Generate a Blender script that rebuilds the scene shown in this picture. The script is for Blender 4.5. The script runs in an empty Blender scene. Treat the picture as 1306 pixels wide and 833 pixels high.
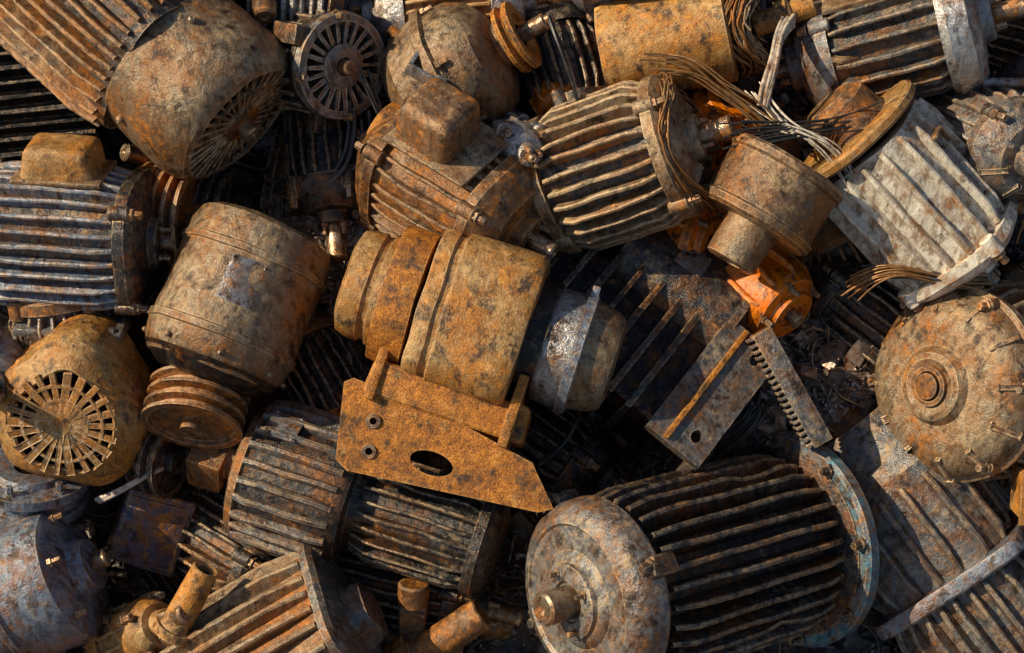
import bpy,bmesh,math,random
from mathutils import Vector,Matrix,noise
random.seed(7)
sc=bpy.context.scene
S=0.12                      # one heap unit = 12 cm
P=math.radians(48)
EX=Vector((1,0,0)); VV=Vector((0,math.sin(P),math.cos(P))); NN=Vector((0,-math.cos(P),math.sin(P)))
O=Vector((0,0,1.75))
# heap-slope coordinates: x across, y down the slope, h proud of the slope
def hp(x,y,h): return O+S*(EX*(x-6.53)+VV*(4.165-y)+NN*h)
def hv(d): return EX*d[0]-VV*d[1]+NN*d[2]
R=random.uniform
# ---------------------------------------------------------------- materials
def mat(name,c1,c2,rust=.2,dust=.35,grime=.4,metal=.35,rough=.42,bump=1.0,edge=.85,edgec=(.62,.47,.30),rc=((.06,.022,.009),(.42,.165,.045)),dustc=(.50,.355,.20),streak=.65,grain=.10):
    m=bpy.data.materials.new(name); m.use_nodes=True; nt=m.node_tree; N=nt.nodes; L=nt.links; N.clear()
    out=N.new('ShaderNodeOutputMaterial'); b=N.new('ShaderNodeBsdfPrincipled'); L.new(b.outputs[0],out.inputs[0])
    tc=N.new('ShaderNodeTexCoord'); oi=N.new('ShaderNodeObjectInfo'); ge=N.new('ShaderNodeNewGeometry')
    mu=N.new('ShaderNodeMath'); mu.operation='MULTIPLY'; mu.inputs[1].default_value=61.7; L.new(oi.outputs['Random'],mu.inputs[0])
    va=N.new('ShaderNodeVectorMath'); va.operation='ADD'; L.new(tc.outputs['Object'],va.inputs[0]); L.new(mu.outputs[0],va.inputs[1])
    def ns(scale,det,ro,dist=0,vec=None):
        n=N.new('ShaderNodeTexNoise'); n.inputs['Scale'].default_value=scale; n.inputs['Detail'].default_value=det; n.inputs['Roughness'].default_value=ro; n.inputs['Distortion'].default_value=dist
        L.new(vec or va.outputs[0],n.inputs['Vector']); return n.outputs['Fac']
    def rng(sock,a,bb,c=0,d=1):
        n=N.new('ShaderNodeMapRange'); n.interpolation_type='SMOOTHSTEP'
        for i,v in zip((1,2,3,4),(a,bb,c,d)): n.inputs[i].default_value=v
        L.new(sock,n.inputs[0]); return n.outputs[0]
    def mth(op,a,bb):
        n=N.new('ShaderNodeMath'); n.operation=op
        for i,s in enumerate((a,bb)):
            if isinstance(s,(int,float)): n.inputs[i].default_value=s
            else: L.new(s,n.inputs[i])
        return n.outputs[0]
    def mix(f,a,bb):
        n=N.new('ShaderNodeMix'); n.data_type='RGBA'
        if isinstance(f,(int,float)): n.inputs[0].default_value=f
        else: L.new(f,n.inputs[0])
        for i,s in ((6,a),(7,bb)):
            if isinstance(s,tuple): n.inputs[i].default_value=(*s,1)
            else: L.new(s,n.inputs[i])
        return n.outputs[2]
    n1=ns(1.5,4,.6,.3); n2=ns(7.5,7,.7,.1); n3=ns(48,2,.6); n4=ns(3.2,8,.72,.25)
    mp=N.new('ShaderNodeMapping'); mp.inputs['Scale'].default_value=(95,95,12); L.new(ge.outputs['Position'],mp.inputs[0])
    st=ns(1,4,.65,.3,mp.outputs[0])
    base=mix(rng(mth('ADD',mth('MULTIPLY',n2,.5),mth('MULTIPLY',n4,.5)),.38,.62),c1,c2)
    base=mix(mth('MULTIPLY',rng(st,.48,.66),streak),base,tuple(.3*v for v in c1))
    rm=mth('ADD',mth('MULTIPLY',n1,.36),mth('ADD',mth('MULTIPLY',n2,.44),mth('MULTIPLY',st,.20)))
    t=.608-.30*rust
    base=mix(rng(rm,t-.10,t,0,.55),base,tuple(v*.5 for v in rc[1]))
    rmask=rng(rm,t,t+.05)
    rcol=mix(rng(mth('ADD',mth('MULTIPLY',n3,.5),mth('MULTIPLY',n2,.5)),.36,.62),rc[0],rc[1])
    rcol=mix(rng(n4,.42,.66,0,.75),rcol,tuple(v*.36 for v in rc[1]))
    col=mix(rmask,base,rcol)
    gq=mth('ADD',mth('MULTIPLY',n4,.55),mth('ADD',mth('MULTIPLY',st,.2),mth('MULTIPLY',n2,.25)))
    gm=rng(gq,.605-.25*grime,.71-.25*grime,0,.9)
    col=mix(gm,col,(.016,.013,.011))
    if edge>0:
        bv=N.new('ShaderNodeBevel'); bv.samples=2; bv.inputs['Radius'].default_value=.0035
        dt=N.new('ShaderNodeVectorMath'); dt.operation='DOT_PRODUCT'; L.new(bv.outputs[0],dt.inputs[0]); L.new(ge.outputs['Normal'],dt.inputs[1])
        em=mth('MULTIPLY',rng(dt.outputs['Value'],.985,.86),rng(n2,.38,.54,0,edge))
        col=mix(em,col,edgec)  # pale worn edges over the grime, also painting in bright edge highlights
    sx=N.new('ShaderNodeSeparateXYZ'); L.new(ge.outputs['Normal'],sx.inputs[0])
    up=rng(sx.outputs[2],-.35,.9)
    dn=mth('ADD',mth('MULTIPLY',n1,-.45),mth('ADD',mth('MULTIPLY',n2,.65),mth('MULTIPLY',n3,.10)))
    dm=mth('MULTIPLY',mth('MULTIPLY',up,rng(dn,.235-.2*dust,.40-.2*dust)),min(.85,.27+dust))
    dcol=mix(rng(n3,.25,.75),tuple(v*.75 for v in dustc),tuple(min(1,v*1.2) for v in dustc))
    col=mix(dm,col,dcol)
    hs=N.new('ShaderNodeHueSaturation'); hs.inputs['Saturation'].default_value=1.08; L.new(col,hs.inputs['Color']); L.new(rng(oi.outputs['Random'],0,1,1.05,1.42),hs.inputs['Value'])
    L.new(hs.outputs[0],b.inputs['Base Color'])
    mx=mth('MAXIMUM',rmask,dm)
    mt=mth('MULTIPLY',mth('SUBTRACT',1,mx),metal); mt2=N.new('ShaderNodeClamp'); L.new(mt,mt2.inputs[0]); L.new(mt2.outputs[0],b.inputs['Metallic'])
    r0=mth('ADD',rough-.09,mth('MULTIPLY',mth('SUBTRACT',n2,.5),.7))
    r1=mth('ADD',r0,mth('MULTIPLY',mx,.20))
    cl=N.new('ShaderNodeClamp'); cl.inputs[1].default_value=.2; L.new(mth('SUBTRACT',r1,mth('MULTIPLY',gm,.06)),cl.inputs[0])
    L.new(cl.outputs[0],b.inputs['Roughness'])
    hgt=mth('ADD',mth('ADD',mth('MULTIPLY',n2,.48),mth('MULTIPLY',n4,.30)),mth('MULTIPLY',n3,grain))
    bp=N.new('ShaderNodeBump'); bp.inputs['Strength'].default_value=.8; bp.inputs['Distance'].default_value=.0085*bump
    L.new(hgt,bp.inputs['Height']); L.new(bp.outputs[0],b.inputs['Normal'])
    return m
DARK=mat('oily_dark_iron',(.030,.030,.031),(.115,.108,.10),rust=.15,dust=.30,grime=.42,metal=.6,rough=.36)
BLK=mat('blackened_iron',(.014,.014,.015),(.045,.044,.043),rust=.10,dust=.16,grime=.45,metal=.6,rough=.34,edge=.5)
GREY=mat('grey_paint_worn',(.16,.163,.165),(.40,.40,.39),rust=.19,dust=.32,grime=.42,metal=.35,rough=.38)
GRYD=mat('grey_paint_dirty',(.085,.085,.085),(.27,.262,.245),rust=.20,dust=.36,grime=.46,metal=.4,rough=.36)
BLUEG=mat('blue_grey_paint_worn',(.11,.135,.17),(.30,.34,.40),rust=.18,dust=.25,grime=.42,rough=.36)
TAN=mat('dusty_brown_paint',(.17,.13,.09),(.42,.335,.225),rust=.28,dust=.44,grime=.46,rough=.42)
BRN=mat('brown_grimy_iron',(.085,.062,.043),(.27,.20,.14),rust=.38,dust=.36,grime=.44,rough=.42)
RUST=mat('orange_rusted_steel',(.28,.10,.028),(.56,.26,.08),rust=.8,dust=.3,grime=.44,metal=.05,rough=.5,rc=((.14,.048,.014),(.58,.24,.06)),edgec=(.68,.40,.16),dustc=(.60,.37,.16),grain=.18)
OCH=mat('ochre_rusted_cast_iron',(.28,.165,.07),(.60,.41,.20),rust=.42,dust=.38,grime=.46,metal=.1,rough=.46,rc=((.15,.052,.016),(.54,.24,.065)),dustc=(.64,.45,.23),grain=.14)
CRM=mat('cream_paint_flaking',(.58,.53,.43),(.85,.80,.68),rust=.22,dust=.2,grime=.30,metal=.05,rough=.36,dustc=(.70,.60,.45))
ALU=mat('aluminium_weathered',(.28,.28,.28),(.64,.63,.60),rust=.12,dust=.22,grime=.38,metal=.7,rough=.34)
STEEL=mat('steel_shaft_tarnished',(.18,.145,.11),(.46,.39,.30),rust=.34,dust=.25,grime=.38,metal=.65,rough=.34,bump=.5)
BOLT=mat('bolt_steel_dirty',(.07,.06,.05),(.28,.24,.19),rust=.36,dust=.3,grime=.40,metal=.4,rough=.42,bump=.4)
LABEL=mat('nameplate_aluminium',(.20,.21,.215),(.46,.46,.45),rust=.24,dust=.32,grime=.48,metal=.5,rough=.34,bump=.5,edge=0)
ORG=mat('orange_paint',(.60,.13,.012),(.75,.22,.03),rust=.08,dust=.1,grime=.40,metal=0,rough=.36,bump=.6)
COP=mat('tarnished_winding_wire',(.16,.10,.055),(.42,.27,.14),rust=.25,dust=.3,grime=.3,metal=.4,rough=.45,bump=.4,edge=0)
TEAL=mat('teal_paint_worn',(.05,.14,.19),(.18,.32,.38),rust=.24,dust=.22,grime=.50,rough=.38)
NAVY=mat('navy_paint_worn',(.03,.05,.09),(.08,.12,.19),rust=.30,dust=.3,grime=.4,rough=.38)
RUB=mat('cable_rubber',(.015,.015,.016),(.05,.05,.05),rust=0,dust=.3,grime=.3,metal=0,rough=.45,bump=.3,edge=0)
WIRE=mat('pale_cloth_insulation',(.35,.31,.25),(.68,.62,.52),rust=.1,dust=.3,grime=.3,metal=0,rough=.75,bump=.6,edge=0)
DEB=mat('scrap_debris_mix',(.05,.048,.046),(.55,.53,.50),rust=.2,dust=.25,grime=.36,metal=.4,rough=.42,edge=0)
DIRT=mat('oily_dirt',(.02,.018,.016),(.085,.072,.06),rust=.1,dust=.2,grime=.45,metal=0,rough=.6,bump=2,edge=0,grain=.5)
# ---------------------------------------------------------------- mesh helpers
def group(name,x,y,h,axis,up,s=1):
    e=bpy.data.objects.new(name,None); sc.collection.objects.link(e); e.empty_display_size=.2
    z=hv(axis).normalized(); u=hv(up); xx=(u-z*u.dot(z)).normalized(); yy=z.cross(xx)
    M=Matrix((xx,yy,z)).transposed().to_4x4()
    e.matrix_world=Matrix.Translation(hp(x,y,h))@M@Matrix.Scale(S*s,4)
    return e
def part(name,bm,m,parent,ang=32):
    bmesh.ops.recalc_face_normals(bm,faces=bm.faces[:])
    me=bpy.data.meshes.new(name); bm.to_mesh(me); bm.free()
    me.materials.append(m)
    for p in me.polygons: p.use_smooth=True
    me.set_sharp_from_angle(angle=math.radians(ang))
    ob=bpy.data.objects.new(name,me); sc.collection.objects.link(ob); ob.parent=parent
    return ob
def NB(): return bmesh.new()
def sq(p): return lambda t: 1/((abs(math.cos(t))**p+abs(math.sin(t))**p)**(1/p))
def lathe(bm,prof,seg=72,wob=.012,rf=None,a0=0,a1=None,M=None,step=.22):
    pr=[prof[0]]
    for a,b in zip(prof,prof[1:]):
        n=max(1,int(math.hypot(b[0]-a[0],b[1]-a[1])/step))
        for i in range(1,n+1): pr.append((a[0]+(b[0]-a[0])*i/n,a[1]+(b[1]-a[1])*i/n))
    full=a1 is None
    if full: a1=a0+2*math.pi
    ns=seg if full else seg+1
    sd=Vector((R(0,90),R(0,90),R(0,90))); rings=[]
    for z,r in pr:
        if r<1e-4 and full:
            v=Vector((0,0,z)); v=M@v if M else v
            rings.append([bm.verts.new(v)]*ns); continue
        ring=[]
        for i in range(ns):
            t=a0+(a1-a0)*i/seg
            k=rf(t) if rf else 1
            v=Vector((r*k*math.cos(t),r*k*math.sin(t),z))
            d=noise.noise(v*1.6+sd)*wob+noise.noise(v*5+sd)*wob*.35
            v+=Vector((v.x,v.y,0)).normalized()*d if r>1e-4 else Vector()
            v.z+=noise.noise(v*2.1-sd)*wob*.6
            ring.append(bm.verts.new(M@v if M else v))
        rings.append(ring)
    for A,B in zip(rings,rings[1:]):
        for i in range(ns if full else ns-1):
            j=(i+1)%ns
            q=[]
            for v in (A[i],A[j],B[j],B[i]):
                if v not in q: q.append(v)
            if len(q)>2:
                try: bm.faces.new(q)
                except ValueError: pass
def box(bm,c,s,M=None,bev=.025,seg=2,jit=0,taper=None):
    r=bmesh.ops.create_cube(bm,size=1); vs=r['verts']
    for v in vs:
        k=1
        if taper and v.co.x>0: k=taper
        v.co=Vector((v.co.x*s[0],v.co.y*s[1]*k,v.co.z*s[2]*k))+Vector((R(-jit,jit),R(-jit,jit),R(-jit,jit)))+Vector(c)
        if M: v.co=M@v.co
    if bev>0:
        es=list({e for v in vs for e in v.link_edges})
        bmesh.ops.bevel(bm,geom=es,offset=bev,segments=seg,affect='EDGES',profile=.6)
def cyl(bm,p0,p1,r,r2=None,seg=28,ch=.02,key=False):
    p0=Vector(p0);p1=Vector(p1); d=p1-p0; l=d.length; r2=r if r2 is None else r2
    M=Matrix.Translation(p0)@d.to_track_quat('Z','Y').to_matrix().to_4x4()
    rf=(lambda t: .82 if abs(((t+math.pi)%(2*math.pi))-math.pi)<.28 else 1) if key else None
    lathe(bm,[(0,0),(0,r-ch),(ch,r),(l-ch,r2),(l,r2-ch),(l,r2*.35),(l-.04,.0)],seg,.004,rf,M=M,step=.5)
def hexb(bm,x,y,z,s,d=1):
    M=Matrix.Translation((x,y,z))@Matrix.Rotation(R(0,3),4,'Z')
    lathe(bm,[(-.02,s*1.5),(d*.03,s*1.5),(d*.03,s),(d*.12,s*.97),(d*.14,s*.8),(d*.14,0)],6,.002,M=M,step=1)
def bolts(bm,n,r,z,s=.06,a=0.3,d=1):
    for i in range(n):
        t=a+2*math.pi*i/n; hexb(bm,r*math.cos(t),r*math.sin(t),z,s,d)
def fins(bm,angs,r0,r1,z0,z1,th=.05,steps=7,jit=.012,rf=None,endr=.5):
    for t in angs:
        t+=R(-.01,.01); k=rf(t) if rf else 1
        ct,st=math.cos(t),math.sin(t); prev=None; sd=R(0,99)
        chip=(R(.2,.8),R(.1,.35)) if random.random()<.22 else None
        for i in range(steps+1):
            f=i/steps; z=z0+(z1-z0)*f
            e=min(f,1-f)*steps; ro=r0*k+(r1-r0)*(endr if e<.01 else 1)+R(-jit,jit)*.6
            if chip and abs(f-chip[0])<.1: ro-=(r1-r0)*chip[1]
            off=noise.noise(Vector((sd,f*3,0)))*jit*2.5
            vs=[]; rl=ro-th*.25
            for rr,o in ((r0*k-.06,-th*.62),(rl,-th*.42),(ro,-th*.2),(ro,th*.2),(rl,th*.42),(r0*k-.06,th*.62)):
                o+=off*(1 if rr>r0*k else 0)
                vs.append(bm.verts.new((rr*ct-o*st,rr*st+o*ct,z)))
            if prev:
                for a in range(6):
                    b=(a+1)%6; bm.faces.new((prev[a],prev[b],vs[b],vs[a]))
            else: bm.faces.new(vs)
            prev=vs
        bm.faces.new(prev[::-1])
def plate(bm,outer,holes,th,M):
    def loop(pts):
        v=[bm.verts.new((p[0],p[1],0)) for p in pts]; return [bm.edges.new((v[i],v[(i+1)%len(v)])) for i in range(len(v))],v
    es=[];vs=[]
    for l in [outer]+holes:
        e,v=loop(l); es+=e; vs+=v
    r=bmesh.ops.triangle_fill(bm,use_beauty=True,edges=es)
    fs=[g for g in r['geom'] if isinstance(g,bmesh.types.BMFace)]
    ex=bmesh.ops.extrude_face_region(bm,geom=fs)
    nv=[g for g in ex['geom'] if isinstance(g,bmesh.types.BMVert)]
    for v in nv: v.co.z+=th
    for v in set(vs+nv): v.co=M@v.co
def ell(cx,cy,a,b,n=24): return [(cx+a*math.cos(2*math.pi*i/n),cy+b*math.sin(2*math.pi*i/n)) for i in range(n)]
def label(parent,r,z0,z1,a0,a1,m=None):
    bm=NB(); lathe(bm,[(z0,r-.03),(z0,r+.012),(z1,r+.012),(z1,r-.03)],10,.006,a0=a0,a1=a1)
    for a in (a0+.04,a1-.04):
        for z in (z0+.04,z1-.04): cyl(bm,((r)*math.cos(a),(r)*math.sin(a),z),((r+.03)*math.cos(a),(r+.03)*math.sin(a),z),.016,seg=8,ch=.005)
    part('nameplate',bm,m or LABEL,parent)
def grille(parent,r,z,ns=18,ro=.9,ri=.34,m=None,dom=.06,wd=.035,rings=(.62,)):
    m=m or BRN
    bm=NB()
    lathe(bm,[(z-.05,0),(z+dom,0),(z+dom,r*ri*.8),(z+dom*.9,r*ri),(z-.03,r*ri)],40,.006)
    for k in rings:
        lathe(bm,[(z-.03,r*(k-.025)),(z+.03,r*(k-.025)),(z+.03,r*(k+.025)),(z-.03,r*(k+.025))],48,.004)
    for i in range(ns):
        t=2*math.pi*i/ns+R(-.02,.02); M=Matrix.Rotation(t,4,'Z')
        box(bm,(r*(ro+ri)/2,0,z),(r*(ro-ri)+.06,wd+.02*(i%3==0),.05),M,bev=.008,seg=1,jit=.01)
    part('fan_grille',bm,m,parent)
    bm=NB(); lathe(bm,[(z-.3,0),(z-.3,r*.92)],32,.01); part('fan_dark_backing',bm,BLK,parent)  # dark disc, puts the shade behind the grille slots into colour
    bm=NB()
    for i in range(7):
        M=Matrix.Rotation(2*math.pi*i/7,4,'Z')@Matrix.Translation((r*.5,0,z-.18))@Matrix.Rotation(.7,4,'X'); box(bm,(0,0,0),(r*.6,.2,.03),M,bev=.005,seg=1)
    part('fan_blades',bm,BLK,parent)
def shield(parent,R0,z,d=1,m=None,hub=.42,depth=.35,nb=4,ribs=0,shaft=(.13,.45),sm=None,name='end_shield',rf=None):
    m=m or GREY; sm=sm or STEEL
    bm=NB(); k=depth
    pr=[(-.04*d,R0*.8),(-.04*d,R0),(.1*d,R0),(.13*d,R0*.97),(.13*d+.3*k*d,R0*.9),(.13*d+.75*k*d,R0*.66),(.13*d+.8*k*d,R0*(hub+.06)),(.13*d+.8*k*d,R0*hub),(.2*d+k*d,R0*hub*.94),(.22*d+k*d,R0*hub*.86),(.22*d+k*d,R0*hub*.5),(.17*d+k*d,R0*hub*.46),(.17*d+k*d,0)]
    lathe(bm,[(z+a,b) for a,b in pr],72,.014,rf,step=.3)
    for i in range(ribs):
        M=Matrix.Rotation(2*math.pi*(i+.5)/ribs,4,'Z')@Matrix.Translation((R0*.68,0,z+d*(.1+k*.5)))@Matrix.Rotation(math.atan2(k*.8,R0*.45)*d,4,'Y')
        box(bm,(0,0,0),(R0*.5,.06,.14),M,bev=.02)
    for i in range(nb):
        t=math.pi/nb+2*math.pi*i/nb; q=R0*.97*(rf(t) if rf else 1)
        cyl(bm,(q*math.cos(t),q*math.sin(t),z-.1*d),(q*math.cos(t),q*math.sin(t),z+.16*d),.10,seg=14)
    part(name,bm,m,parent)
    bm=NB()
    for i in range(nb):
        t=math.pi/nb+2*math.pi*i/nb; q=R0*.97*(rf(t) if rf else 1); hexb(bm,q*math.cos(t),q*math.sin(t),z+.17*d,.055,d)
    bolts(bm,4,R0*hub*.72,z+d*(.22+k),.03,.5,d)
    part('bolts',bm,BOLT,parent)
    if shaft:
        bm=NB(); zz=z+(.1+k)*d; cyl(bm,(0,0,zz),(0,0,zz+(shaft[1]+.12)*d),shaft[0],seg=32,key=True,ch=.025)
        part('shaft',bm,sm,parent)
def pulley(parent,z,r,n,w=.13,m=None,hub=.3,M=None,name='v_belt_pulley'):
    bm=NB(); pr=[(z-.02,0),(z-.02,r*hub),(z+.05,r*hub),(z+.05,r*.86),(z,r*.88)]
    for i in range(n):
        zz=z+i*w*1.35
        pr+=[(zz,r),(zz+.035,r),(zz+w*.55,r*.8),(zz+w*.75,r*.8),(zz+w*1.3,r)]
    ze=z+n*w*1.35
    pr+=[(ze,r),(ze+.04,r),(ze+.04,r*.86),(ze-.03,r*.84),(ze-.03,r*hub),(ze+.1,r*hub),(ze+.1,0)]
    lathe(bm,pr,64,.008,M=M,step=.5); part(name,bm,m or BRN,parent); return ze
def ring(n,a0=0,a1=2*math.pi): return [a0+(a1-a0)*i/n for i in range(n)]
def motor(name,x,y,h,axis,up,r=.8,L=1.6,nf=28,fh=.12,th=.06,p=None,body=None,fin=None,end=None,front=(.13,.45),back='shield',tbox=None,lab=None,s=1,ribs=0,hub=.42,depth=.3,boxm=None):
    body=body or GREY
    g=group(name,x,y,h,axis,up,s); fin=fin or body; end=end or body; rf=sq(p) if p else None
    bm=NB(); lathe(bm,[(-L/2,r*.7),(-L/2,r),(L/2,r),(L/2,r*.7)],72,.012,rf); part('stator_housing',bm,body,g)
    bm=NB(); fins(bm,ring(nf),r,r+fh,-L/2+.06,L/2-.06,th,rf=rf); part('cooling_fins',bm,fin,g,30)
    shield(g,r+fh*.75,L/2,1,end,hub=hub,depth=depth,ribs=ribs,shaft=front,rf=rf)
    if back=='shield': shield(g,r+fh*.75,-L/2,-1,end,shaft=(.1,.2),name='rear_shield',rf=rf)
    if tbox:
        a,z,sx,sy,sz=tbox; M=Matrix.Rotation(a,4,'Z'); bm=NB()
        box(bm,(r+sx/2,0,z),(sx+.15,sy,sz),M,bev=.08,seg=3,jit=.02,taper=.88)
        part('terminal_box',bm,boxm or body,g)
        bm=NB(); box(bm,(r+.1,0,z),(.07,sy*1.15,sz*1.15),M,bev=.02); part('terminal_box_gasket_plate',bm,boxm or body,g)
    if lab: label(g,r+fh*.4,lab[0],lab[1],lab[2],lab[3])
    return g
def clone(g,name,x,y,h,axis,up,s=1):
    e=group(name,x,y,h,axis,up,s)
    for c in [o for o in bpy.data.objects if o.parent==g]:
        o=bpy.data.objects.new(c.name.split('.')[0],c.data); sc.collection.objects.link(o); o.parent=e
    return e
def wires(name,paths,r,m,jit=0.02):
    cu=bpy.data.curves.new(name,'CURVE'); cu.dimensions='3D'; cu.bevel_depth=r*S; cu.bevel_resolution=2
    for pts in paths:
        sp=cu.splines.new('NURBS'); sp.points.add(len(pts)-1); sp.order_u=4; sp.use_endpoint_u=True; sp.resolution_u=4
        for q,pt in zip(sp.points,pts):
            q.co=(*hp(pt[0]+R(-jit,jit),pt[1]+R(-jit,jit),pt[2]+R(-jit,jit)),1)
    cu.materials.append(m); ob=bpy.data.objects.new(name,cu); sc.collection.objects.link(ob); return ob
# ================================================================= ground and heap
def grid(name,fn,nx,ny,m):
    bm=NB(); vs=[[bm.verts.new(fn(i/nx,j/ny)) for i in range(nx+1)] for j in range(ny+1)]
    for j in range(ny):
        for i in range(nx): bm.faces.new((vs[j][i],vs[j][i+1],vs[j+1][i+1],vs[j+1][i]))
    me=bpy.data.meshes.new(name); bm.to_mesh(me); bm.free(); me.materials.append(m)
    for p in me.polygons: p.use_smooth=True
    ob=bpy.data.objects.new(name,me); sc.collection.objects.link(ob)
zb=hp(0,17,-1.6).z
humps=[(4.6,2.9,.75,.6),(10.8,4.8,.5,.6),(2.0,6.3,.3,.5),(7.2,5.7,.3,.5),(9.3,5.3,.4,.5),(4.9,.7,.3,.4)]
def hh(x,y): return -1.02+.45*noise.noise(Vector((x*.8,y*.8,0)))+.25*noise.noise(Vector((x*2.5,y*2.5,3)))+sum(a*math.exp(-((x-u)**2+(y-v)**2)/(2*w*w)) for u,v,a,w in humps)
def hf(a,b):
    x=-14+41*a; y=-14+31.5*b
    p=hp(x,y,hh(x,y)+.12*noise.noise(Vector((x*7,y*7,9))))
    top=hp(0,-5,-1.6).z
    if p.z>top: p.z=top+(p.z-top)*.15
    return p
grid('scrap_heap_dirt',hf,300,240,DIRT)
grid('ground',lambda a,b:Vector((-150+300*a,-150+300*b,zb+.03*noise.noise(Vector((a*90,b*90,1))))),80,80,DIRT)
vs=[];fs=[]
def rb(c,s):
    q=Matrix.Rotation(R(0,6.28),3,Vector((R(-1,1),R(-1,1),R(-1,1))).normalized()); b=len(vs)
    for dx in(-1,1):
        for dy in(-1,1):
            for dz in(-1,1): vs.append(c+q@Vector((dx*s[0]*R(.7,1),dy*s[1]*R(.7,1),dz*s[2]*R(.7,1)))*S)
    for f in((0,1,3,2),(4,6,7,5),(0,4,5,1),(2,3,7,6),(0,2,6,4),(1,5,7,3)): fs.append(tuple(b+i for i in f))
def chip(x,y):
    t=random.random(); c=hp(x,y,hh(x,y)+R(-.02,.14)); a=R(.010,.04)
    s=(a,a*.8,a*.6) if t<.72 else ((R(.1,.35),.016,.016) if t<.83 else ((R(.05,.13),R(.04,.1),.012) if t<.985 else (R(.12,.24),R(.1,.18),R(.05,.12))))
    rb(c,s)
for i in range(20000): chip(R(-2,15),R(-2,10.5))
for u,v,a,w in humps:
    for i in range(2200): chip(random.gauss(u,w),random.gauss(v,w))
me=bpy.data.meshes.new('scrap_debris');me.from_pydata([tuple(v) for v in vs],[],fs);me.materials.append(DEB)
sc.collection.objects.link(bpy.data.objects.new('scrap_debris',me))
# ================================================================= the motors
# --- fan-cowl motor, top left
g=group('fan_cooled_motor',2.70,1.22,.45,(.72,.66,.16),(.5,-.6,.6))
bm=NB(); lathe(bm,[(-.62,.98),(-.64,1.07),(.25,1.10),(.45,1.05),(.6,.95),(.64,.86),(.58,.84)],80,.03); part('fan_cowl',bm,TAN,g)
grille(g,.95,.6,34,m=BRN,ri=.3)
bm=NB(); cyl(bm,(0,0,.5),(0,0,.85),.12); part('shaft',bm,STEEL,g)
bm=NB(); lathe(bm,[(-3.3,.6),(-3.3,1.0),(-.6,1.0),(-.6,.6)],72,.01,sq(4)); part('stator_housing',bm,DARK,g)
bm=NB(); fins(bm,ring(38),1.0,1.15,-3.2,-.72,.07,rf=sq(4)); part('cooling_fins',bm,BRN,g,30)
bm=NB(); box(bm,(1.1,.1,-1.7),(.2,.5,.9),bev=.05,seg=3); cyl(bm,(1.0,.55,-1.6),(1.35,.6,-1.5),.08); part('terminal_box',bm,TAN,g)
bm=NB()
for t in ring(4,.4,6.68): cyl(bm,(1.0*math.cos(t),1.0*math.sin(t),-.35),(1.14*math.cos(t),1.14*math.sin(t),-.35),.05,seg=10)
part('cowl_screws',bm,BOLT,g)
# --- alternator
g=group('alternator',4.16,.82,.15,(.62,.22,.70),(0,-1,0),1.03)
bm=NB(); lathe(bm,[(-.9,.3),(-.85,.5),(-.6,.58),(.1,.6),(.2,.66),(.28,.66),(.32,.58),(.32,.5)],64,.01); part('housing',bm,DARK,g)
bm=NB()
for t in ring(22):
    M=Matrix.Rotation(t,4,'Z'); box(bm,(.43,0,.33),(.3,.05,.07),M,bev=.008,seg=1,jit=.01); box(bm,(.6,0,-.2),(.1,.05,.6),M,bev=.01,seg=1)
lathe(bm,[(.28,.28),(.4,.28),(.42,.22),(.42,.12),(.36,.1),(.36,0)],40,.005); lathe(bm,[(.3,.54),(.4,.54),(.4,.64),(.3,.66)],56,.008)
part('slotted_end_frame',bm,GRYD,g)
bm=NB(); lathe(bm,[(.2,.55),(.2,0)],32,.01); coilR=.5; lathe(bm,[(.15,.2),(.26,.22),(.28,.3),(.2,.36)],32,.01); part('rotor_cavity',bm,BLK,g)
bm=NB(); cyl(bm,(0,0,.3),(0,0,.55),.09); bolts(bm,4,.62,.36,.05); part('shaft_and_bolts',bm,BOLT,g)
bm=NB(); box(bm,(.72,0,-.1),(.3,.22,.4),bev=.04); box(bm,(-.72,0,-.1),(.3,.18,.4),bev=.04); box(bm,(.3,.62,.1),(.25,.2,.5),bev=.04); part('mounting_ears',bm,DARK,g)
motor('gearmotor',4.15,1.85,-.4,(.1,.95,.25),(1,0,.3),r=.5,L=1.1,nf=20,fh=.08,body=BLK,end=DARK)
g=group('stacked_lamination_core',3.75,.15,-.1,(1,.15,.2),(0,-1,.3))
bm=NB()
for i in range(9): box(bm,(0,0,-.5+i*.12),(.7,.8,.06),bev=.015,jit=.02,seg=1)
box(bm,(0,0,0),(.5,.5,1.1)); part('laminations',bm,ALU,g)
# --- domed motor with pulley, top centre
g=group('domed_pump_motor',5.98,.82,.0,(.83,-.42,.30),(0,-1,.3))
bm=NB(); lathe(bm,[(-1.05,0),(-1.05,.3),(-.98,.55),(-.75,.78),(-.35,.86),(-.3,.93),(-.18,.93),(-.14,.86),(.1,.84),(.32,.72),(.45,.5),(.5,.3),(.72,.26),(.72,0)],80,.03,step=.1); part('domed_housing',bm,TAN,g)
bm=NB(); lathe(bm,[(.6,.1),(.6,.44),(.66,.46),(.7,.36),(.76,.46),(.82,.45),(.82,.3),(.78,.28),(.78,.15)],60,.01); part('pulley',bm,RUST,g)
bm=NB(); cyl(bm,(0,0,.75),(0,0,1.15),.11); cyl(bm,(0,0,1.05),(0,0,1.26),.075); part('shaft',bm,STEEL,g)
bm=NB(); bolts(bm,6,.89,-.12,.04); cyl(bm,(.7,0,-.6),(.9,0,-.7),.07,seg=12); part('bolts',bm,BOLT,g)
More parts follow.
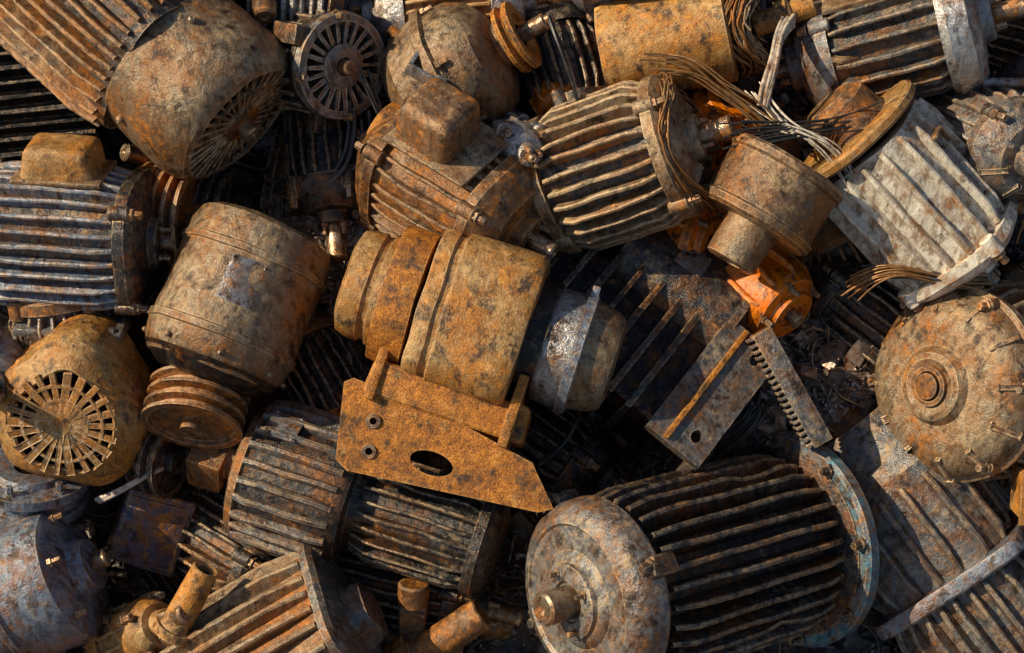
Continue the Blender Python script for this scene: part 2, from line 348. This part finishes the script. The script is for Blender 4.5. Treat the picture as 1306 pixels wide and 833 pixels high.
g=group('angle_bracket',5.45,1.10,.80,(.3,-.5,.8),(-.8,-.5,.1)); bm=NB(); box(bm,(0,0,0),(.5,.05,.18),bev=.01); box(bm,(.22,-.2,0),(.05,.42,.18),bev=.01); box(bm,(-.2,.0,.0),(.14,.14,.22)); part('bracket',bm,ALU,g)
motor('electric_motor',5.75,.0,-.5,(1,-.1,.1),(0,-1,.5),r=.5,L=1.2,nf=24,body=OCH,end=ALU)
motor('electric_motor',7.25,.85,-.5,(.25,.9,.3),(0,-1,.5),r=.45,L=1.1,nf=20,body=DARK,end=DARK)
# --- rusty stator with windings
g=group('open_stator',8.55,.52,.05,(.98,-.16,.22),(0,-1,.2))
bm=NB(); lathe(bm,[(-.85,.40),(-.85,.62),(-.75,.66),(.75,.66),(.78,.60),(.78,.45),(.2,.42)],72,.035); part('rusted_shell',bm,OCH,g)
bm=NB(); lathe(bm,[(-.8,.5),(-.7,0)],32,.02); part('end_disc',bm,RUST,g)
def coil(parent,R1,z,n,sp,m,rr=.012,flat=.05):
    cu=bpy.data.curves.new('winding','CURVE'); cu.dimensions='3D'; cu.bevel_depth=rr; cu.bevel_resolution=1
    for i in range(n):
        sp_=cu.splines.new('NURBS'); k=14; sp_.points.add(k-1); a=R(0,6.28); sw=R(2,5); r0=R1+R(-sp,sp); z0=z+R(-sp,sp)
        for j,q in enumerate(sp_.points):
            t=a+sw*j/k; q.co=((r0+R(-.03,.03))*math.cos(t),(r0+R(-.03,.03))*math.sin(t),z0+R(-flat,flat)+flat*2*math.sin(t*3),1)
        sp_.use_endpoint_u=True; sp_.order_u=3; sp_.resolution_u=3
    cu.materials.append(m); ob=bpy.data.objects.new('winding',cu); sc.collection.objects.link(ob); ob.parent=parent
coil(g,.45,.95,90,.16,BRN,.014)
coil(g,.5,.9,50,.14,COP,.014)
# --- top right finned motor with pale rim
g=motor('electric_motor',11.35,.55,.1,(.95,-.22,.3),(0,-1,.4),r=.66,L=1.5,nf=20,fh=.14,th=.07,body=DARK,fin=GRYD,end=GREY,tbox=(.2,-.3,.35,.6,.7),boxm=TAN)
bm=NB(); lathe(bm,[(.62,.6),(.62,.84),(.72,.90),(.98,.86),(1.08,.7),(1.1,.4),(1.1,0)],72,.02); part('end_bell',bm,ALU,g)
# --- motor with terminal box, upper centre
g=motor('electric_motor',5.72,2.44,.35,(.80,.50,.30),(-.25,-.75,.55),r=.72,L=1.35,nf=26,fh=.10,th=.06,p=3.2,body=BRN,fin=BRN,end=BRN,front=(.12,.35),depth=.4,hub=.35)
bm=NB(); box(bm,(1.08,-.0,-.22),(.66,.86,.86),bev=.17,seg=5,jit=.02,taper=.9); part('terminal_box',bm,BRN,g)
bm=NB(); box(bm,(.82,.0,-.08),(.06,1.02,1.22),bev=.025,jit=.02); part('terminal_box_base',bm,TAN,g)
bm=NB(); lathe(bm,[(-1.12,.2),(-1.12,.42),(-1.02,.45),(-.95,.45),(-.95,.2)],48,.01,M=Matrix.Translation((.2,-.1,0))); part('pulley',bm,RUST,g)
# --- finned motor, centre right with shaft
g=motor('electric_motor',7.82,2.15,.35,(.90,-.28,.36),(0,-1,.3),r=.78,L=1.5,nf=28,fh=.18,th=.07,body=DARK,fin=TAN,end=TAN,front=(.15,.40),hub=.34,depth=.22,ribs=4)
coil(g,.82,.95,26,.10,COP,.012)
# --- drum with hub
g=group('brake_drum',9.70,2.56,.9,(.52,-.84,.02),(1,.5,0),1.05)
bm=NB(); lathe(bm,[(-.42,.15),(-.42,.66),(-.38,.71),(-.3,.73),(-.27,.69),(.27,.69),(.31,.73),(.38,.73),(.42,.70),(.42,.6),(.1,.58),(.05,.2)],80,.012); part('drum',bm,BRN,g)
bm=NB(); lathe(bm,[(-.42,.34),(-.90,.31),(-.92,.27),(-.92,.14),(-.8,.13)],56,.01); part('hub',bm,TAN,g)
# --- orange parts
g=group('orange_gearbox',9.85,3.78,-.2,(.6,.6,.5),(1,0,0))
bm=NB(); lathe(bm,[(-.6,.3),(-.5,.5),(.2,.55),(.3,.5),(.34,.36),(.42,.34),(.42,.18),(.36,.16),(.36,0)],48,.03); part('casing',bm,ORG,g)
bm=NB(); fins(bm,ring(10),.5,.6,-.4,.2,.07); part('ribs',bm,ORG,g)
bm=NB(); bolts(bm,5,.43,.31,.04); cyl(bm,(0,0,.3),(0,0,.55),.1); part('bolts',bm,BOLT,g)
clone(g,'orange_gearbox',8.80,2.98,-.4,(.8,.3,.5),(0,1,0),.9)
clone(g,'orange_gearbox',7.15,1.3,-.2,(.3,.6,.7),(0,1,0),.6)
clone(g,'orange_gearbox',9.2,1.5,-.3,(.3,-.6,.7),(0,1,0),.9)
# --- cream motor with rust disc
g=motor('electric_motor',11.52,2.52,.5,(.68,.70,-.14),(.45,-.55,.6),r=.72,L=1.75,nf=18,fh=.12,th=.08,p=3.5,body=CRM,fin=CRM,end=CRM,front=(.12,.25),depth=.22,hub=.4,back=None,lab=(-.3,.4,-.25,.3))
bm=NB(); lathe(bm,[(-1.13,.1),(-1.13,.86),(-1.10,.90),(-1.02,.90),(-.98,.85),(-.98,.1)],72,.012); part('rear_flange',bm,OCH,g)
bm=NB(); lathe(bm,[(-1.6,0),(-1.6,.3),(-1.5,.45),(-1.13,.52),(-1.1,.5)],60,.02); part('bearing_boss',bm,BRN,g)
bm=NB(); box(bm,(.84,.15,-.5),(.12,.3,.05));box(bm,(.84,.0,-.4),(.12,.05,.22)); part('lugs',bm,BRN,g)
# --- grey motor far right top
motor('electric_motor',12.5,1.75,.1,(.35,.35,.85),(0,-1,0),r=.62,L=1.3,nf=22,fh=.08,body=GREY,end=GRYD,front=(.12,.22),ribs=8,hub=.4,depth=.35)
# --- left motor w/ terminal box
g=motor('electric_motor',.85,3.02,.35,(.97,.06,.05),(.1,-.85,.45),r=.72,L=1.9,nf=28,fh=.13,th=.07,p=3.0,body=DARK,fin=BLUEG,end=DARK,front=(.12,.2),depth=.15)
bm=NB(); box(bm,(.98,-.1,.1),(.5,.72,.98),bev=.14,seg=4,jit=.03,taper=.85); part('terminal_box',bm,OCH,g)
bm=NB(); box(bm,(.82,-.1,.1),(.07,.82,1.12),bev=.03); part('terminal_box_base',bm,TAN,g)
bm=NB(); box(bm,(-.97,.56,.25),(.12,.5,1.35),bev=.03,jit=.02); box(bm,(-1.07,.76,-.2),(.3,.12,.2),bev=.04);box(bm,(-1.02,.76,.75),(.3,.12,.2),bev=.04); part('mounting_foot',bm,ALU,g)
g=group('v_belt_pulley',2.15,2.75,-.1,(.97,.1,.25),(0,-1,0)); pulley(g,-.3,.68,4,.12)
g=group('v_belt_pulley',2.75,2.6,-.35,(.97,.1,.3),(0,-1,0)); pulley(g,-.3,.5,3,.12,m=DARK)
# --- barrel motor
g=group('barrel_motor',3.10,3.88,.5,(-.35,.90,.16),(.2,0,.9))
bm=NB(); lathe(bm,[(-1.05,0),(-1.05,.74),(-.98,.86),(-.80,.92),(-.62,.93),(-.60,.96),(-.53,.96),(-.51,.93),(.42,.93),(.44,.965),(.52,.965),(.54,.93),(.74,.90),(.9,.8),(.98,.62),(1.0,.3),(1.0,0)],88,.03,step=.12); part('barrel_housing',bm,TAN,g)
label(g,.93,-.45,.12,-.15,.35)
bm=NB()
for t in ring(8): cyl(bm,(.86*math.cos(t),.86*math.sin(t),.72),(.95*math.cos(t),.95*math.sin(t),.73),.035,seg=10)
part('screws',bm,BOLT,g)
bm=NB(); lathe(bm,[(.82,.88),(.95,.74),(1.03,.62),(1.06,.5),(1.06,0)],72,.02); part('vented_end',bm,BLK,g)
bm=NB(); cyl(bm,(0,0,.9),(0,0,1.5),.12); part('shaft',bm,STEEL,g)
g=group('v_belt_pulley',2.62,5.22,.75,(-.12,.84,.46),(1,0,0)); pulley(g,-.32,.63,3,.12,m=BRN,hub=.22)
g=group('v_belt_pulley',2.15,5.85,.1,(.85,.2,.3),(0,-1,0)); pulley(g,-.3,.5,2,.13,m=DARK)
# --- rusty fan cap, left
g=group('fan_cowl_motor',1.06,5.26,.75,(-.04,.34,.92),(.2,-1,0))
def lob(t): return 1+.05*math.cos(3*t+.2)+.035*math.cos(5*t)+.02*math.cos(2*t)
bm=NB(); lathe(bm,[(-.75,.94),(-.7,1.0),(-.15,.98),(.05,.92),(.2,.78),(.28,.66),(.25,.63)],80,.05,lob,step=.1); part('fan_cowl',bm,OCH,g)
grille(g,.69,.26,22,ro=.95,ri=.22,m=OCH,dom=.03,wd=.075,rings=(.45,.72))
motor('electric_motor',.85,4.35,-.1,(-.1,-.9,.25),(0,0,1),r=.55,L=1.1,nf=26,fh=.15,th=.05,body=GREY,end=BRN)
motor('electric_motor',-.15,4.6,.2,(.3,.3,.8),(0,0,1),r=.5,L=.9,nf=4,fh=.05,body=GREY,end=GREY)
# --- bottom-left blue-grey barrel + flange
g=group('barrel_motor',.50,7.45,.45,(.88,-.36,.12),(0,-.6,.8))
bm=NB(); lathe(bm,[(-1.6,0),(-1.6,.7),(-1.45,.86),(-.2,.88),(-.19,.92),(-.1,.92),(-.09,.88),(.45,.88),(.6,.84),(.7,.7),(.74,.4),(.9,.32),(.9,0)],80,.015); part('barrel_housing',bm,BLUEG,g)
bm=NB(); bolts(bm,6,.72,.68,.04); cyl(bm,(0,0,.8),(0,0,1.1),.1); part('bolts',bm,BOLT,g)
label(g,.88,-.9,-.4,-.2,.3)
g=group('bearing_flange',.45,6.18,.15,(.1,-.9,.45),(1,0,0))
bm=NB(); lathe(bm,[(-.25,.2),(-.25,.68),(-.12,.70),(-.1,.62),(.05,.6),(.07,.72),(.2,.72),(.22,.5),(.3,.45),(.3,.22),(.15,.2),(.15,0)],72,.01); bolts(bm,6,.6,.2,.05); part('flange',bm,BLUEG,g)
# --- two-stage motor
g=group('gearmotor',4.35,6.3,.2,(.94,.29,.10),(-.2,-.7,.7))
bm=NB(); lathe(bm,[(-1.25,.3),(-1.25,.78),(-1.15,.86),(.15,.88),(.22,.84),(.24,.6),(.3,.58),(1.9,.56),(1.95,.5),(1.97,0)],80,.012); part('housing',bm,DARK,g)
bm=NB(); fins(bm,ring(24),.88,.97,-1.12,.1,.11); part('housing_ribs',bm,GRYD,g,30)
bm=NB(); fins(bm,ring(24),.56,.70,.35,1.85,.055); lathe(bm,[(1.82,.56),(1.82,.7),(1.95,.7),(2.05,.62),(2.15,.4),(2.15,0)],64,.01); part('motor_fins',bm,DARK,g,30)
bm=NB(); lathe(bm,[(-1.3,.2),(-1.3,.6),(-1.22,.84),(-1.12,.9),(-1.08,.84)],72,.01); part('end_cover',bm,BRN,g)
label(g,.95,-1.0,-.6,-.35,.1)
bm=NB(); cyl(bm,(0,0,-1.9),(0,0,-1.2),.24); box(bm,(0,0,-1.7),(.55,.75,.45),bev=.05); part('coupling',bm,BRN,g)
# --- central stepped motor with bracket
g=group('flange_mounted_motor',6.05,4.08,.75,(.93,.30,.06),(-.30,.93,.1))
bm=NB(); lathe(bm,[(-1.62,0),(-1.62,.52),(-1.57,.64),(-1.45,.68),(-1.3,.69),(-1.28,.66),(-1.2,.66),(-1.18,.72),(-1.0,.74)],80,.03,step=.12); part('end_cap',bm,OCH,g)
bm=NB(); lathe(bm,[(-1.08,.4),(-1.08,.86),(-1.0,.88),(-.66,.88),(-.64,.7)],80,.03,sq(2.5)); part('flange_ring',bm,RUST,g)
bm=NB(); lathe(bm,[(-.62,.5),(-.60,.90),(-.52,.93),(-.40,.93),(-.38,.90),(-.30,.90),(-.28,.95),(.64,.95),(.70,.92),(.72,.6)],96,.035,sq(4.5)); part('stator_housing',bm,OCH,g)
bm=NB(); lathe(bm,[(.7,.78),(.95,.76),(.97,.5)],72,.03); part('dark_ring',bm,BLK,g)  # blackened ring between stator housing and grey collar
bm=NB(); lathe(bm,[(.93,.5),(.93,.72),(1.42,.74),(1.44,.5)],72,.012); part('grey_collar',bm,ALU,g)
bm=NB(); lathe(bm,[(1.28,.7),(1.28,.78),(1.40,.78),(1.40,.7)],72,.006); box(bm,(-.74,-.3,1.34),(.16,.12,.1)); part('clamp_band',bm,BLUEG,g)
bm=NB(); lathe(bm,[(1.4,.5),(1.42,.70),(1.52,.68),(1.70,.64),(1.80,.58),(1.84,.44),(1.84,0)],72,.02); part('rear_cap',bm,TAN,g)
bm=NB()
Mp=Matrix(((0,1,0,0),(0,.18,-1,-.62),(1,0,0,0),(0,0,0,1)))
plate(bm,[(-1.2,1.24),(-1.1,1.16),(.2,1.26),(1.25,1.46),(1.66,1.9),(1.5,2.0),(-.85,2.24),(-1.02,2.15)],[ell(.10,1.84,.27,.14),ell(-.72,1.58,.07,.055,14),ell(-.66,1.94,.07,.055,14)],.09,Mp)
part('mounting_plate',bm,RUST,g,25)
bm=NB(); box(bm,(1.08,.0,.05),(.46,1.1,2.0),bev=.08,seg=3,jit=.03); box(bm,(.95,-.1,.85),(.9,1.1,.12),bev=.03);box(bm,(.95,-.1,-.85),(.8,1.0,.12),bev=.03); part('saddle_bracket',bm,RUST,g)
bm=NB()
for a,b in ((-.72,1.58),(-.66,1.94)):
    lathe(bm,[(0,.045),(.03,.045),(.03,.085),(0,.095)],20,.002,M=Mp@Matrix.Translation((a,b,.09)))
part('hole_bushings',bm,BOLT,g)
# --- dark transverse-ribbed block
g=group('ribbed_gearbox',8.0,4.42,-.25,(.76,.62,.04),(-.5,.6,.3))
bm=NB(); box(bm,(.1,0,-.2),(1.35,1.1,2.5),bev=.1,seg=3,jit=.02); part('casing',bm,BLK,g)
bm=NB()
for i in range(7): box(bm,(.1,-.1,-1.4+i*.31),(1.65,1.3,.09),bev=.03,seg=2,jit=.02)
part('cooling_ribs',bm,DARK,g)
bm=NB(); Mq=Matrix(((1,0,0,0),(0,0,-1,-.72),(0,1,0,0),(0,0,0,1)))
plate(bm,[(-.85,.78),(1.0,.78),(1.0,1.6),(-.85,1.6)],[ell(-.6,1.35,.09,.07,16),ell(.7,1.35,.09,.07,16)],.14,Mq)
box(bm,(.08,-.25,1.52),(1.84,.9,.12),bev=.02); part('flange_plate',bm,GRYD,g)
bm=NB(); box(bm,(.08,-.89,1.05),(1.8,.06,.07),bev=.015); part('rust_strip',bm,RUST,g)
# --- smooth dark motor behind
g=group('barrel_motor',8.85,3.85,-.55,(.78,.60,.05),(0,-.6,.8))
bm=NB(); lathe(bm,[(-1.2,0),(-1.2,.6),(-1.1,.76),(.5,.78),(.52,.84),(.62,.84),(.65,.76),(.8,.6),(.9,.2),(.9,0)],72,.015); part('barrel_housing',bm,DARK,g)
label(g,.77,-.5,-.1,-.3,.2)
# --- toothed rack
g=group('gear_rack',10.0,4.93,.45,(.48,.86,.0),(-.9,.4,0))
bm=NB(); box(bm,(-.02,0,0),(.26,.3,1.6),bev=.02)
for i in range(19): box(bm,(.14,0,-.76+i*.083),(.11,.28,.042),bev=.008,seg=1)
part('rack',bm,GRYD,g)
# --- large end shield, right
g=group('electric_motor',12.15,4.88,.35,(-.76,.03,.62),(0,-1,0))
bm=NB(); lathe(bm,[(-2.2,.9),(-2.1,1.08),(-.1,1.10),(-.05,1.22),(.08,1.24),(.12,1.18),(.25,1.14),(.42,1.0),(.5,.8),(.5,.5),(.60,.42),(.62,.34),(.58,.22),(.55,.2),(.55,0)],96,.02,step=.14); part('housing_and_end_shield',bm,TAN,g)
bm=NB(); lathe(bm,[(.55,0),(.68,0),(.70,.1),(.68,.16),(.55,.17)],40,.006); lathe(bm,[(.5,.17),(.65,.19),(.65,.25),(.5,.27)],48,.006); part('shaft_end',bm,BRN,g)
bm=NB(); fins(bm,ring(30),1.08,1.28,-2.0,-.15,.08)
for t in ring(12,0,6.28):
    M=Matrix.Rotation(t,4,'Z')@Matrix.Translation((1.02,0,.32))@Matrix.Rotation(.75,4,'Y'); box(bm,(0,0,0),(.38,.06,.14),M,bev=.02)
part('cooling_ribs',bm,TAN,g,30)
bm=NB()
for t in ring(6,.5,6.78):
    cyl(bm,(1.14*math.cos(t),1.14*math.sin(t),.0),(1.14*math.cos(t),1.14*math.sin(t),.26),.10,seg=16); hexb(bm,1.14*math.cos(t),1.14*math.sin(t),.26,.06)
part('bolts',bm,BOLT,g)
g=group('junction_box',12.98,6.2,.7,(0,.2,1),(0,-1,0)); bm=NB(); box(bm,(0,0,0),(.62,.45,.5),bev=.06,seg=3); box(bm,(0,0,.27),(.7,.5,.06),bev=.02); part('box',bm,OCH,g)
# --- foreground hero motor
g=group('electric_motor',8.42,7.20,.90,(-.80,.13,.58),(0,-1,.3))
bm=NB(); lathe(bm,[(-2.1,.8),(-2.1,.92),(1.0,.92),(1.0,.8)],80,.01); part('stator_housing',bm,BLK,g)
bm=NB(); fins(bm,ring(30,.04,6.32),.92,1.20,-1.95,.84,.085,steps=9,jit=.014,endr=.75); part('cooling_fins',bm,DARK,g,30)
bm=NB(); lathe(bm,[(.95,.8),(.95,1.14),(1.0,1.17),(1.22,1.16),(1.32,1.11),(1.40,1.02),(1.43,.92),(1.40,.88),(1.40,.60),(1.44,.56),(1.47,.50),(1.47,.47),(1.53,.45),(1.55,.40),(1.55,.26),(1.50,.24),(1.50,0)],96,.012,step=.12); part('end_shield',bm,GRYD,g)
bm=NB(); cyl(bm,(0,0,1.45),(0,0,1.92),.20,seg=40,key=True,ch=.03); part('shaft',bm,STEEL,g)
bm=NB(); bolts(bm,4,.36,1.54,.035,.6); part('cap_bolts',bm,BOLT,g)
bm=NB()
for t in (-.95,.75,2.2,3.7):
    M=Matrix.Rotation(t,4,'Z'); box(bm,(1.20,0,1.0),(.22,.26,.34),M,bev=.05,seg=3); hexb(bm,1.23*math.cos(t),1.23*math.sin(t),1.17,.08)
part('bolt_lugs',bm,DARK,g)
bm=NB(); lathe(bm,[(-2.08,.8),(-2.08,1.36),(-2.12,1.41),(-2.26,1.41),(-2.30,1.36),(-2.30,.5)],96,.012); part('mounting_flange',bm,TEAL,g)
bm=NB(); lathe(bm,[(-2.0,.92),(-2.06,1.25),(-2.08,1.25)],80,.01); bolts(bm,8,1.30,-2.07,.06); part('flange_bolts',bm,DARK,g)
# --- big grey motor lower right
g=group('electric_motor',12.05,6.95,-.65,(.60,.79,.08),(-.5,-.1,.85),1.05)
q=sq(4)
bm=NB(); lathe(bm,[(-1.75,.3),(-1.75,.62),(-1.6,.70),(-1.35,.74),(-1.1,.86),(-1.0,.92),(2.6,.92),(2.6,.5)],88,.012,q,step=.16); part('stator_housing',bm,GRYD,g)
bm=NB(); fins(bm,ring(20),.90,1.03,-.85,.35,.09,rf=q); fins(bm,ring(30),.92,1.08,.55,2.5,.08,rf=q); part('cooling_fins',bm,GRYD,g,30)
bm=NB(); lathe(bm,[(.36,.8),(.36,1.08),(.40,1.10),(.52,1.10),(.55,1.08),(.55,.8)],88,.01,sq(7)); part('joint_flange',bm,BLUEG,g)
bm=NB(); lathe(bm,[(-1.95,0),(-1.95,.34),(-1.75,.38)],48,.01); part('bearing_cap',bm,BRN,g)
# --- tan finned motor bottom left
g=group('electric_motor',3.45,8.45,.6,(.84,-.50,.1),(-.4,-.6,.7))
q=sq(5)
bm=NB(); lathe(bm,[(-2.4,.4),(-2.4,.82),(1.25,.82),(1.25,.4)],80,.01,q); part('stator_housing',bm,BRN,g)
bm=NB(); fins(bm,ring(24),.82,.98,-2.3,1.15,.09,rf=q); part('cooling_fins',bm,TAN,g,30)
bm=NB(); lathe(bm,[(1.18,.6),(1.18,.90),(1.28,.92),(1.34,.86),(1.38,.6),(1.38,.35),(1.6,.3),(1.6,0)],80,.012,sq(5)); part('end_shield',bm,GRYD,g)
g=group('pipe_stub',2.6,7.5,1.0,(.45,-.8,.2),(1,0,0)); bm=NB(); lathe(bm,[(-.5,.1),(-.5,.2),(.45,.17),(.47,.15),(.45,.11),(.2,.1),(.2,0)],40,.006); lathe(bm,[(-.5,.18),(-.5,.26),(-.38,.26),(-.38,.18)],40,.006); part('pipe',bm,OCH,g)
g=group('steel_shaft',5.75,8.02,.5,(.80,-.55,.1),(0,-1,0)); bm=NB(); cyl(bm,(0,0,-.8),(0,0,.5),.22,key=True); cyl(bm,(0,0,-1.2),(0,0,-.5),.34); part('shaft',bm,BRN,g)
g=group('cast_bracket',5.28,7.85,.3,(.05,-.95,.3),(1,0,0)); bm=NB(); box(bm,(0,0,0),(.34,.3,.7),bev=.07,seg=3,jit=.03); cyl(bm,(0,0,.2),(0,0,.5),.2); part('bracket',bm,BRN,g)
motor('electric_motor',4.9,7.55,-.45,(.95,.2,.1),(0,-1,.5),r=.5,L=1.7,nf=24,fh=.12,body=BLK,fin=DARK,end=DARK)
motor('electric_motor',1.75,8.05,.3,(.6,-.3,.6),(0,-1,.5),r=.35,L=.6,nf=12,fh=.06,body=OCH,end=OCH)
g=group('control_box',1.85,6.75,-.35,(.2,.2,1),(.3,-1,0)); bm=NB(); box(bm,(0,0,0),(1.0,.9,.6),bev=.06,seg=3,jit=.03); box(bm,(0,0,.3),(.85,.75,.08),bev=.02); part('box',bm,NAVY,g)
motor('electric_motor',2.7,7.0,-.6,(.8,.4,.3),(0,-1,.5),r=.5,L=1.2,nf=20,body=DARK,end=DARK)
# --- dark louvred core at the top-left edge
g=group('radiator_core',.25,1.0,-.5,(.1,1,.1),(0,0,1))
bm=NB()
for i in range(14): box(bm,(0,0,-1.3+i*.19),(.6,1.7,.06),bev=.01,seg=1,jit=.02)
box(bm,(-.2,0,0),(.3,1.5,2.6)); part('louvres',bm,BLK,g)
# small items
motor('electric_motor',6.50,1.85,.3,(.3,.3,.9),(0,-1,0),r=.3,L=.6,nf=10,fh=.05,body=BLUEG,end=ALU,front=(.06,.15))
g=group('bushing',10.65,.85,.3,(0,-.75,.65),(1,0,0)); bm=NB(); lathe(bm,[(-.25,.2),(-.25,.27),(.15,.27),(.18,.3),(.22,.29),(.22,.2),(-.1,.19),(-.1,0)],40,.008); part('cup',bm,BRN,g)
g=group('steel_pipe',12.6,1.12,.5,(.98,.02,.1),(0,-1,0)); bm=NB(); cyl(bm,(0,0,-1.1),(0,0,1.6),.06,seg=16); part('pipe',bm,GREY,g)
g=group('hose_coupling',9.95,.25,.3,(.9,-.3,.2),(0,-1,0)); bm=NB(); cyl(bm,(0,0,-.4),(0,0,.4),.15); cyl(bm,(0,0,-.1),(0,0,.1),.2); part('coupling',bm,OCH,g)
motor('electric_motor',11.3,4.1,-.7,(.6,.5,.2),(0,-1,.4),r=.5,L=1.2,nf=20,body=DARK,end=DARK)
motor('electric_motor',6.9,5.6,-.6,(.7,.5,.2),(0,-1,.4),r=.5,L=1.3,nf=20,body=BLK,end=BLK)
motor('electric_motor',13.4,7.6,-.4,(.4,.7,.2),(0,-1,.4),r=.6,L=1.4,nf=22,body=DARK,end=DARK)
motor('electric_motor',4.1,4.9,-.6,(.4,.7,.2),(0,-1,.4),r=.45,L=1.2,nf=22,body=DARK,end=BRN)
# ---- cables
def bundle(name,pts,n,sp,r,m):
    ps=[]
    for i in range(n):
        o=Vector((R(-sp,sp),R(-sp,sp),R(-sp,sp)*.6)); f=R(1,2)
        ps.append([(p[0]+o.x*(1+.7*math.sin(k*2+f)),p[1]+o.y*(1+.7*math.cos(k*f)),p[2]+o.z) for k,p in enumerate(pts)])
    return wires(name,ps,r,m,sp*.35)
bundle('cable_bundle',[(9.98,.35,.5),(9.78,.6,.9),(9.75,.9,1.1),(9.62,1.2,1.15),(9.58,1.45,1.1)],20,.05,.026,WIRE)
bundle('cable_bundle',[(9.55,1.4,1.0),(9.75,1.7,1.1),(10.0,1.8,1.2),(10.4,2.0,1.3),(10.6,2.3,1.1),(10.75,2.5,.9)],14,.11,.010,WIRE)
bundle('cable_bundle',[(9.2,1.9,1.2),(9.9,1.75,1.2),(10.4,1.8,1.1),(10.9,1.6,1.1)],14,.13,.011,RUB)
bundle('cable_bundle',[(8.3,1.0,.9),(8.7,.95,1.0),(9.0,1.3,1.1),(9.4,1.5,1.1),(9.7,1.8,1.1)],12,.12,.012,COP)
bundle('cable_bundle',[(10.7,3.7,.6),(11.0,3.45,.9),(11.5,3.5,1.0),(12.0,3.65,.8),(12.4,3.6,.6)],14,.08,.012,COP)
bundle('cable_bundle',[(10.9,3.5,.6),(11.4,3.45,1.0),(11.9,3.6,.9)],10,.06,.018,RUB)
bundle('cable_bundle',[(3.6,2.35,-.2),(4.0,2.5,.1),(4.4,2.3,.3),(4.65,1.9,.2),(4.6,1.4,.2)],6,.12,.03,RUB)
bundle('cable_bundle',[(6.95,.3,.5),(7.1,.7,.7),(7.25,1.1,.7),(7.4,1.6,.4)],4,.04,.014,RUB)
bundle('cable_bundle',[(1.3,6.35,.3),(1.6,6.25,.5),(1.9,6.05,.5),(2.1,5.95,.3)],2,.03,.03,WIRE)
bundle('cable_bundle',[(6.9,5.85,.5),(7.15,5.7,.6),(7.35,5.45,.5),(7.4,5.2,.3)],2,.03,.025,RUB)
bundle('cable_bundle',[(9.1,5.7,-.3),(9.5,5.4,.1),(9.8,5.2,.2),(9.6,5.0,.0)],7,.12,.025,RUB)
bundle('cable_bundle',[(12.7,2.9,.3),(12.9,2.6,.5),(13.1,2.4,.4)],14,.12,.012,COP)
bundle('cable_bundle',[(4.6,1.0,.4),(5.0,1.9,.2),(5.2,2.3,.1),(4.9,2.9,-.3)],3,.1,.018,RUB)
for m_,n_,r_ in ((RUB,70,.016),(COP,50,.010),(BRN,50,.013)):
    ps=[]
    for i in range(n_):
        x,y=R(-.5,13.5),R(-.5,9); a=R(0,6.28); pts=[]
        for k in range(7):
            pts.append((x,y,hh(x,y)+.12+R(0,.25))); a+=R(-1,1); x+=.22*math.cos(a); y+=.22*math.sin(a)
        ps.append(pts)
    wires('wire_tangle',ps,r_,m_,.01)
# ================================================================= background fillers (shared meshes)
srcs=[o for o in bpy.data.objects if o.parent is None and o.type=='EMPTY' and o.name.startswith('barrel_motor')]
arch=[motor('electric_motor',-2.2-1.1*(k%2),1.5+1.7*k,-.3,(.6,.3,.5),(0,-1,.4),r=.5,L=1.2,nf=20,body=ms[0],fin=ms[1],end=ms[2],th=.05) for k,ms in enumerate(((BLK,DARK,DARK),(DARK,BRN,BRN),(DARK,GREY,GREY),(BRN,BRN,TAN)))]
for j in range(5):
    for i in range(8):
        x=.5+i*1.75+R(-.45,.45); y=.3+j*1.8+R(-.45,.45)
        if 3.7<x<5.6 and 1.9<y<3.8: continue
        clone(random.choice(arch),'electric_motor',x,y,R(-1.25,-.95),(R(-1,1),R(-1,1),R(-.3,.6)),(R(-1,1),R(-1,1),.6),R(.7,.95))
for j in range(-2,8):
    for i in range(-4,12):
        x=-.2+i*1.75+R(-.4,.4); y=.2+j*1.6+R(-.4,.4)
        if -1.1<x<14.2 and -1.1<y<9.5: continue
        clone(random.choice(arch+srcs),'electric_motor',x,y,R(-.8,-.2),(R(-1,1),R(-1,1),R(-.3,.8)),(R(-1,1),R(-1,1),.6),R(1.0,1.4))
# ================================================================= light and camera
ts=hv((-.78,-.40,.50)).normalized()
sun=bpy.data.lights.new('sun','SUN'); sun.energy=5; sun.angle=math.radians(.5); sun.color=(1,.84,.59)
so=bpy.data.objects.new('sun',sun); sc.collection.objects.link(so); so.rotation_euler=ts.to_track_quat('Z','Y').to_euler(); so.location=(-5,-2,8)
w=bpy.data.worlds.new('World'); sc.world=w; w.use_nodes=True; nt=w.node_tree
sky=nt.nodes.new('ShaderNodeTexSky'); sky.sky_type='NISHITA'; sky.sun_disc=False; sky.sun_elevation=math.asin(ts.z); sky.sun_rotation=math.atan2(ts.x,ts.y)
nt.links.new(sky.outputs[0],nt.nodes['Background'].inputs[0]); nt.nodes['Background'].inputs[1].default_value=.09
sc.view_settings.view_transform='Standard'; sc.view_settings.look='None'; sc.view_settings.exposure=0
cd=bpy.data.cameras.new('camera'); cam=bpy.data.objects.new('camera',cd); sc.collection.objects.link(cam)
cam.location=hp(6.53,4.165,22); cam.rotation_euler=(math.radians(90)-P,0,0); cd.sensor_width=36; cd.lens=60.6; cd.clip_end=1000; cd.clip_start=.05
sc.camera=cam
